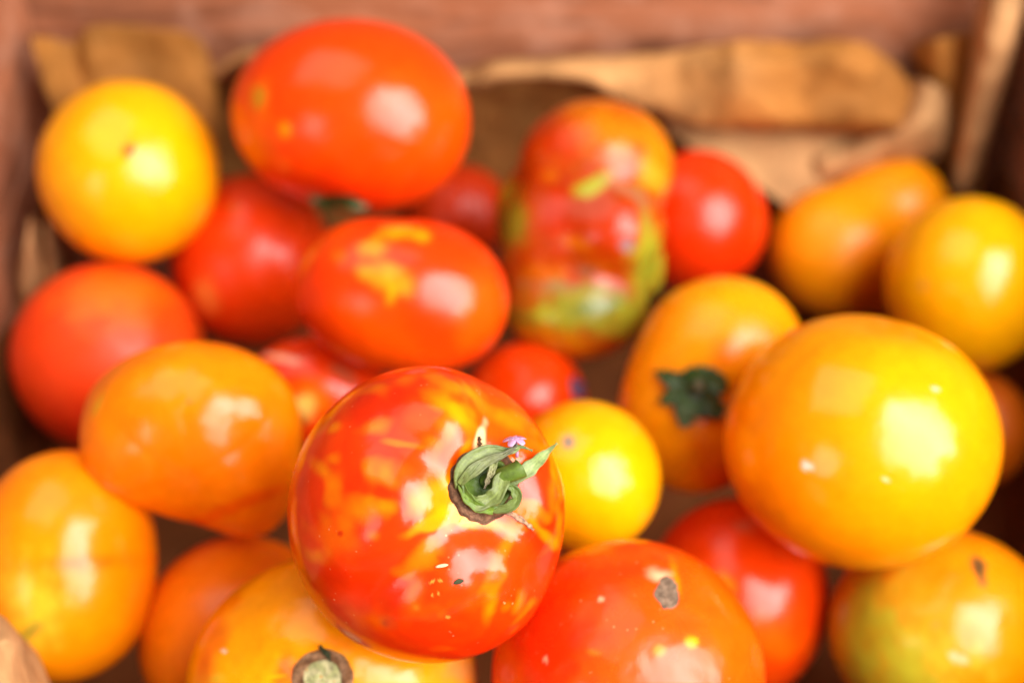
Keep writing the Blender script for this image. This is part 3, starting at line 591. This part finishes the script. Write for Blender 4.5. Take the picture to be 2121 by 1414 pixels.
ribbon('sepal', T1, [(1024, 948, 5.0), (1020, 968, 5.4), (1012, 988, 4.6), (1004, 1008, 3.2)], [1.1, .9, .6, .12], LG*1.1, cal, GREEN, tip=np.array((.28, .22, .14)), seed=21, cup=.2)
ribbon('sepal', T1, [(955, 1000, 1.8), (968, 1025, 2.8), (990, 1045, 3.2), (1020, 1055, 2.8)], [.8, 1.3, 1.3, .8], MG*1.3, cal, GREEN, tip=MG*1.5, seed=24, cup=.5)
ribbon('dry_sliver', T1, [(1050, 1058, .5), (1072, 1070, .5), (1094, 1086, .45), (1104, 1096, .2)], [.5, .6, .35, .08], CK2*1.2, T1.o, CORK, tip=np.array((.6, .42, .28)), seed=27, cup=.1)
ribbon('dry_sliver', T1, [(994, 928, .6), (994, 916, .7), (993, 904, .5)], [.35, .25, .06], CK1, T1.o, CORK, seed=29, cup=.1)

# bottom tomato: brown ring round a pale green pith
T10 = TOM[10]
def pith(r, a):
    if r < .60: g = .5 + .5*math.sin(a*4 + 8*r); return np.array((.50, .46, .24))*(1 - .45*g) + np.array((.22, .28, .06))*.45*g
    f = .5 + .5*math.sin(a*5 + r*14); return np.array((.17, .075, .03))*(1 - f) + np.array((.30, .16, .08))*f
scar('stem_scar', T10, 670, 1400, 66, 60, T10.o, CORK, pith, lambda r, a: (.15 if r < .58 else .55) if r < .96 else -.05, seed=71)
ribbon('dry_sliver', T10, [(664, 1336, .8), (674, 1346, 1.4), (680, 1352, 1.2), (684, 1366, .5)], [.15, .7, .6, .25], BLK*1.6, T10.o, CORK, seed=33, cup=.2)
T11 = TOM[11]
scar('stem_scar', T11, 1382, 1228, 27, 34, T11.o, CORK, lambda r, a: np.array((.24, .16, .105))*(.95 + .12*math.sin(a*3 + r*4)), lambda r, a: .25 if r < .93 else -.03, seed=77, jag=.22, nr=14, na=48)

# golden tomato's dark calyx, and the one under the biggest red tomato
T17 = TOM[17]
c17 = scar('calyx', T17, 1438, 810, 56, 46, T17.o, GREEN, lambda r, a: DG*.6, lambda r, a: 1.2 + 1.5*(1 - r) if r < .95 else -.05, seed=81, nr=12, na=40)
for k, (pts, wd) in enumerate([([(1420, 800, 1.5), (1392, 786, 3.0), (1366, 774, 3.4), (1352, 770, 3.0)], [3.2, 3.0, 1.5, .1]),
                               ([(1425, 815, 1.5), (1398, 818, 2.6), (1375, 828, 2.8), (1362, 830, 2.4)], [3.2, 3.4, 1.8, .1]),
                               ([(1430, 825, 1.5), (1422, 848, 2.6), (1420, 868, 2.2), (1438, 872, 2)], [4.0, 4.4, 3.0, .2]),
                               ([(1445, 820, 1.5), (1468, 838, 2.4), (1485, 846, 2.2), (1500, 838, 1.6)], [4.2, 4.6, 3.2, .3]),
                               ([(1440, 800, 1.5), (1468, 790, 2.8), (1490, 800, 3.0), (1502, 812, 2.4)], [4.0, 4.4, 3.0, .2]),
                               ([(1432, 795, 1.5), (1440, 775, 3.0), (1450, 764, 3.2), (1446, 756, 3.0)], [3.6, 3.8, 2.0, .1])]):
    ribbon('sepal', T17, pts, wd, DG*(.7 + .25*(k % 3)), c17, GREEN, tip=DG*1.3, seed=40 + k, cup=.3)
p17 = lambda px, py, h: hit(T17, px, py)[0] + np.array([0, 0, 1])*h*.001
tube('stem', [p17(1434, 808, .5), p17(1436, 800, 4), p17(1444, 794, 7)], [.0018, .0018, .0021], T17.o, GREEN, MG*.8, cap_col=np.array((.1, .09, .04)))
T2 = TOM[2]
c2 = scar('calyx', T2, 700, 418, 46, 14, T2.o, GREEN, lambda r, a: DG*.8, lambda r, a: .8 if r < .95 else -.05, seed=91, nr=10, na=36)
for k, (pts, wd) in enumerate([([(700, 420, 1), (672, 418, 2), (650, 412, 2.4), (640, 406, 2.4)], [2, 2, 1.2, .1]),
                               ([(705, 420, 1), (730, 424, 2), (752, 428, 2), (768, 430, 1.6)], [2, 2, 1.2, .1]),
                               ([(695, 422, 1), (684, 428, 2), (674, 430, 2), (668, 426, 1.6)], [1.6, 1.6, 1.2, .2])]):
    ribbon('sepal', T2, pts, wd, DG, c2, GREEN, tip=DG*1.5, seed=60 + k)

# ------------------------------------------------------------------ little things lying on the fruit
def floret(T, base, top, h0, h1, scale, label, colt, colp, face):
    """five-petalled floret: a thin tube that ends in a star of petals"""
    def pt(px, py, h):
        p, n = hit(T, px, py); return np.array(T.o.matrix_world @ Vector(p + np.array([0, 0, 1])*h*.001))
    a, b = pt(*base, h0), pt(*top, h1)
    r = empty('floret', a); tag(r, label, 'flower', 'small fallen florets')
    q = np.array(b - a); L = np.linalg.norm(q)
    tube('flower_tube', [q*0, q*.5 + np.array([.0002, 0, 0]), q*.85, q], [.0004*scale, .00048*scale, .0006*scale, .0008*scale], r, PETAL, colt, nseg=10, nu=12, wob=.03)
    ax = np.array(face); ax = ax/np.linalg.norm(ax); e1 = np.cross(ax, [.3, .9, .1]); e1 /= np.linalg.norm(e1); e2 = np.cross(ax, e1)
    for k in range(5):
        an = k*2*math.pi/5 + .3; d = e1*math.cos(an) + e2*math.sin(an); s_ = np.cross(ax, d); V = []; cols = []
        for i, f in enumerate(np.linspace(0, 1, 7)):
            wdt = (.35 + 1.0*math.sin(f*math.pi*.85))*.00075*scale
            for g in (-1, 0, 1): V.append(q + d*f*.0030*scale + s_*g*wdt - ax*(f*f*.0009*scale) + ax*abs(g)*.0002*scale); cols.append(colp)
        fc = [(i*3 + j, i*3 + j + 1, i*3 + j + 4, i*3 + j + 3) for i in range(6) for j in range(2)]
        me = mesh_from('petal', V, fc); set_col(me, np.array(cols)); o = link('petal', me, r, (PETAL,))
        md = o.modifiers.new('thickness', 'SOLIDIFY'); md.thickness = .00018
    return r
bpy.context.view_layer.update()
up_w = CR @ Vector((-.05, .9, .35))
floret(T1, (1071, 945), (1066, 906), 1.2, 5.2, .95, 'tiny pink floret caught upright between the curled green sepals', (.60, .27, .45), (.60, .32, .52), up_w)
T19 = TOM[19]
floret(T19, (1200, 800), (1190, 805), .3, 1.2, 1.5, 'tiny violet floret lying in the dark gap above the small yellow tomato', (.05, .022, .05), (.06, .03, .08), CR @ Vector((.2, .2, .9)))
def fleck(T, px, py, a, b, ang, col, label):
    p, n = hit(T, px, py); n = Vector(n)
    bm = bmesh.new(); bmesh.ops.create_icosphere(bm, subdivisions=3, radius=1)
    nz = Noise(int(px)); P = np.array([v.co[:] for v in bm.verts]); f = 1 + .3*nz(P, 2.2)
    for v, g in zip(bm.verts, f): v.co = Vector((v.co.x*a*g, v.co.y*b*g + .25*b*(v.co.x**2), v.co.z*.00022 + .00018))
    me = bpy.data.meshes.new('plant_fleck'); bm.to_mesh(me); bm.free()
    me.polygons.foreach_set('use_smooth', [True]*len(me.polygons)); set_col(me, np.tile(col, (len(me.vertices), 1)))
    o = link('plant_fleck', me, None, (DEBRIS,))
    q = n.to_track_quat('Z', 'Y').to_matrix() @ Matrix.Rotation(math.radians(ang), 3, 'Z')
    o.matrix_world = T.o.matrix_world @ (Matrix.Translation(Vector(p)) @ q.to_4x4())
    tag(o, label, 'plant debris', 'flecks of dry plant matter on the tomatoes')
fleck(T1, 950, 1203, .0013, .0006, 110, BLK*1.5, 'dark dry fleck stuck below the calyx of the front tomato')
fleck(T1, 915, 1171, .0015, .0004, 5, PALE*.9, 'pale straw-coloured fleck on the lower face of the front tomato')
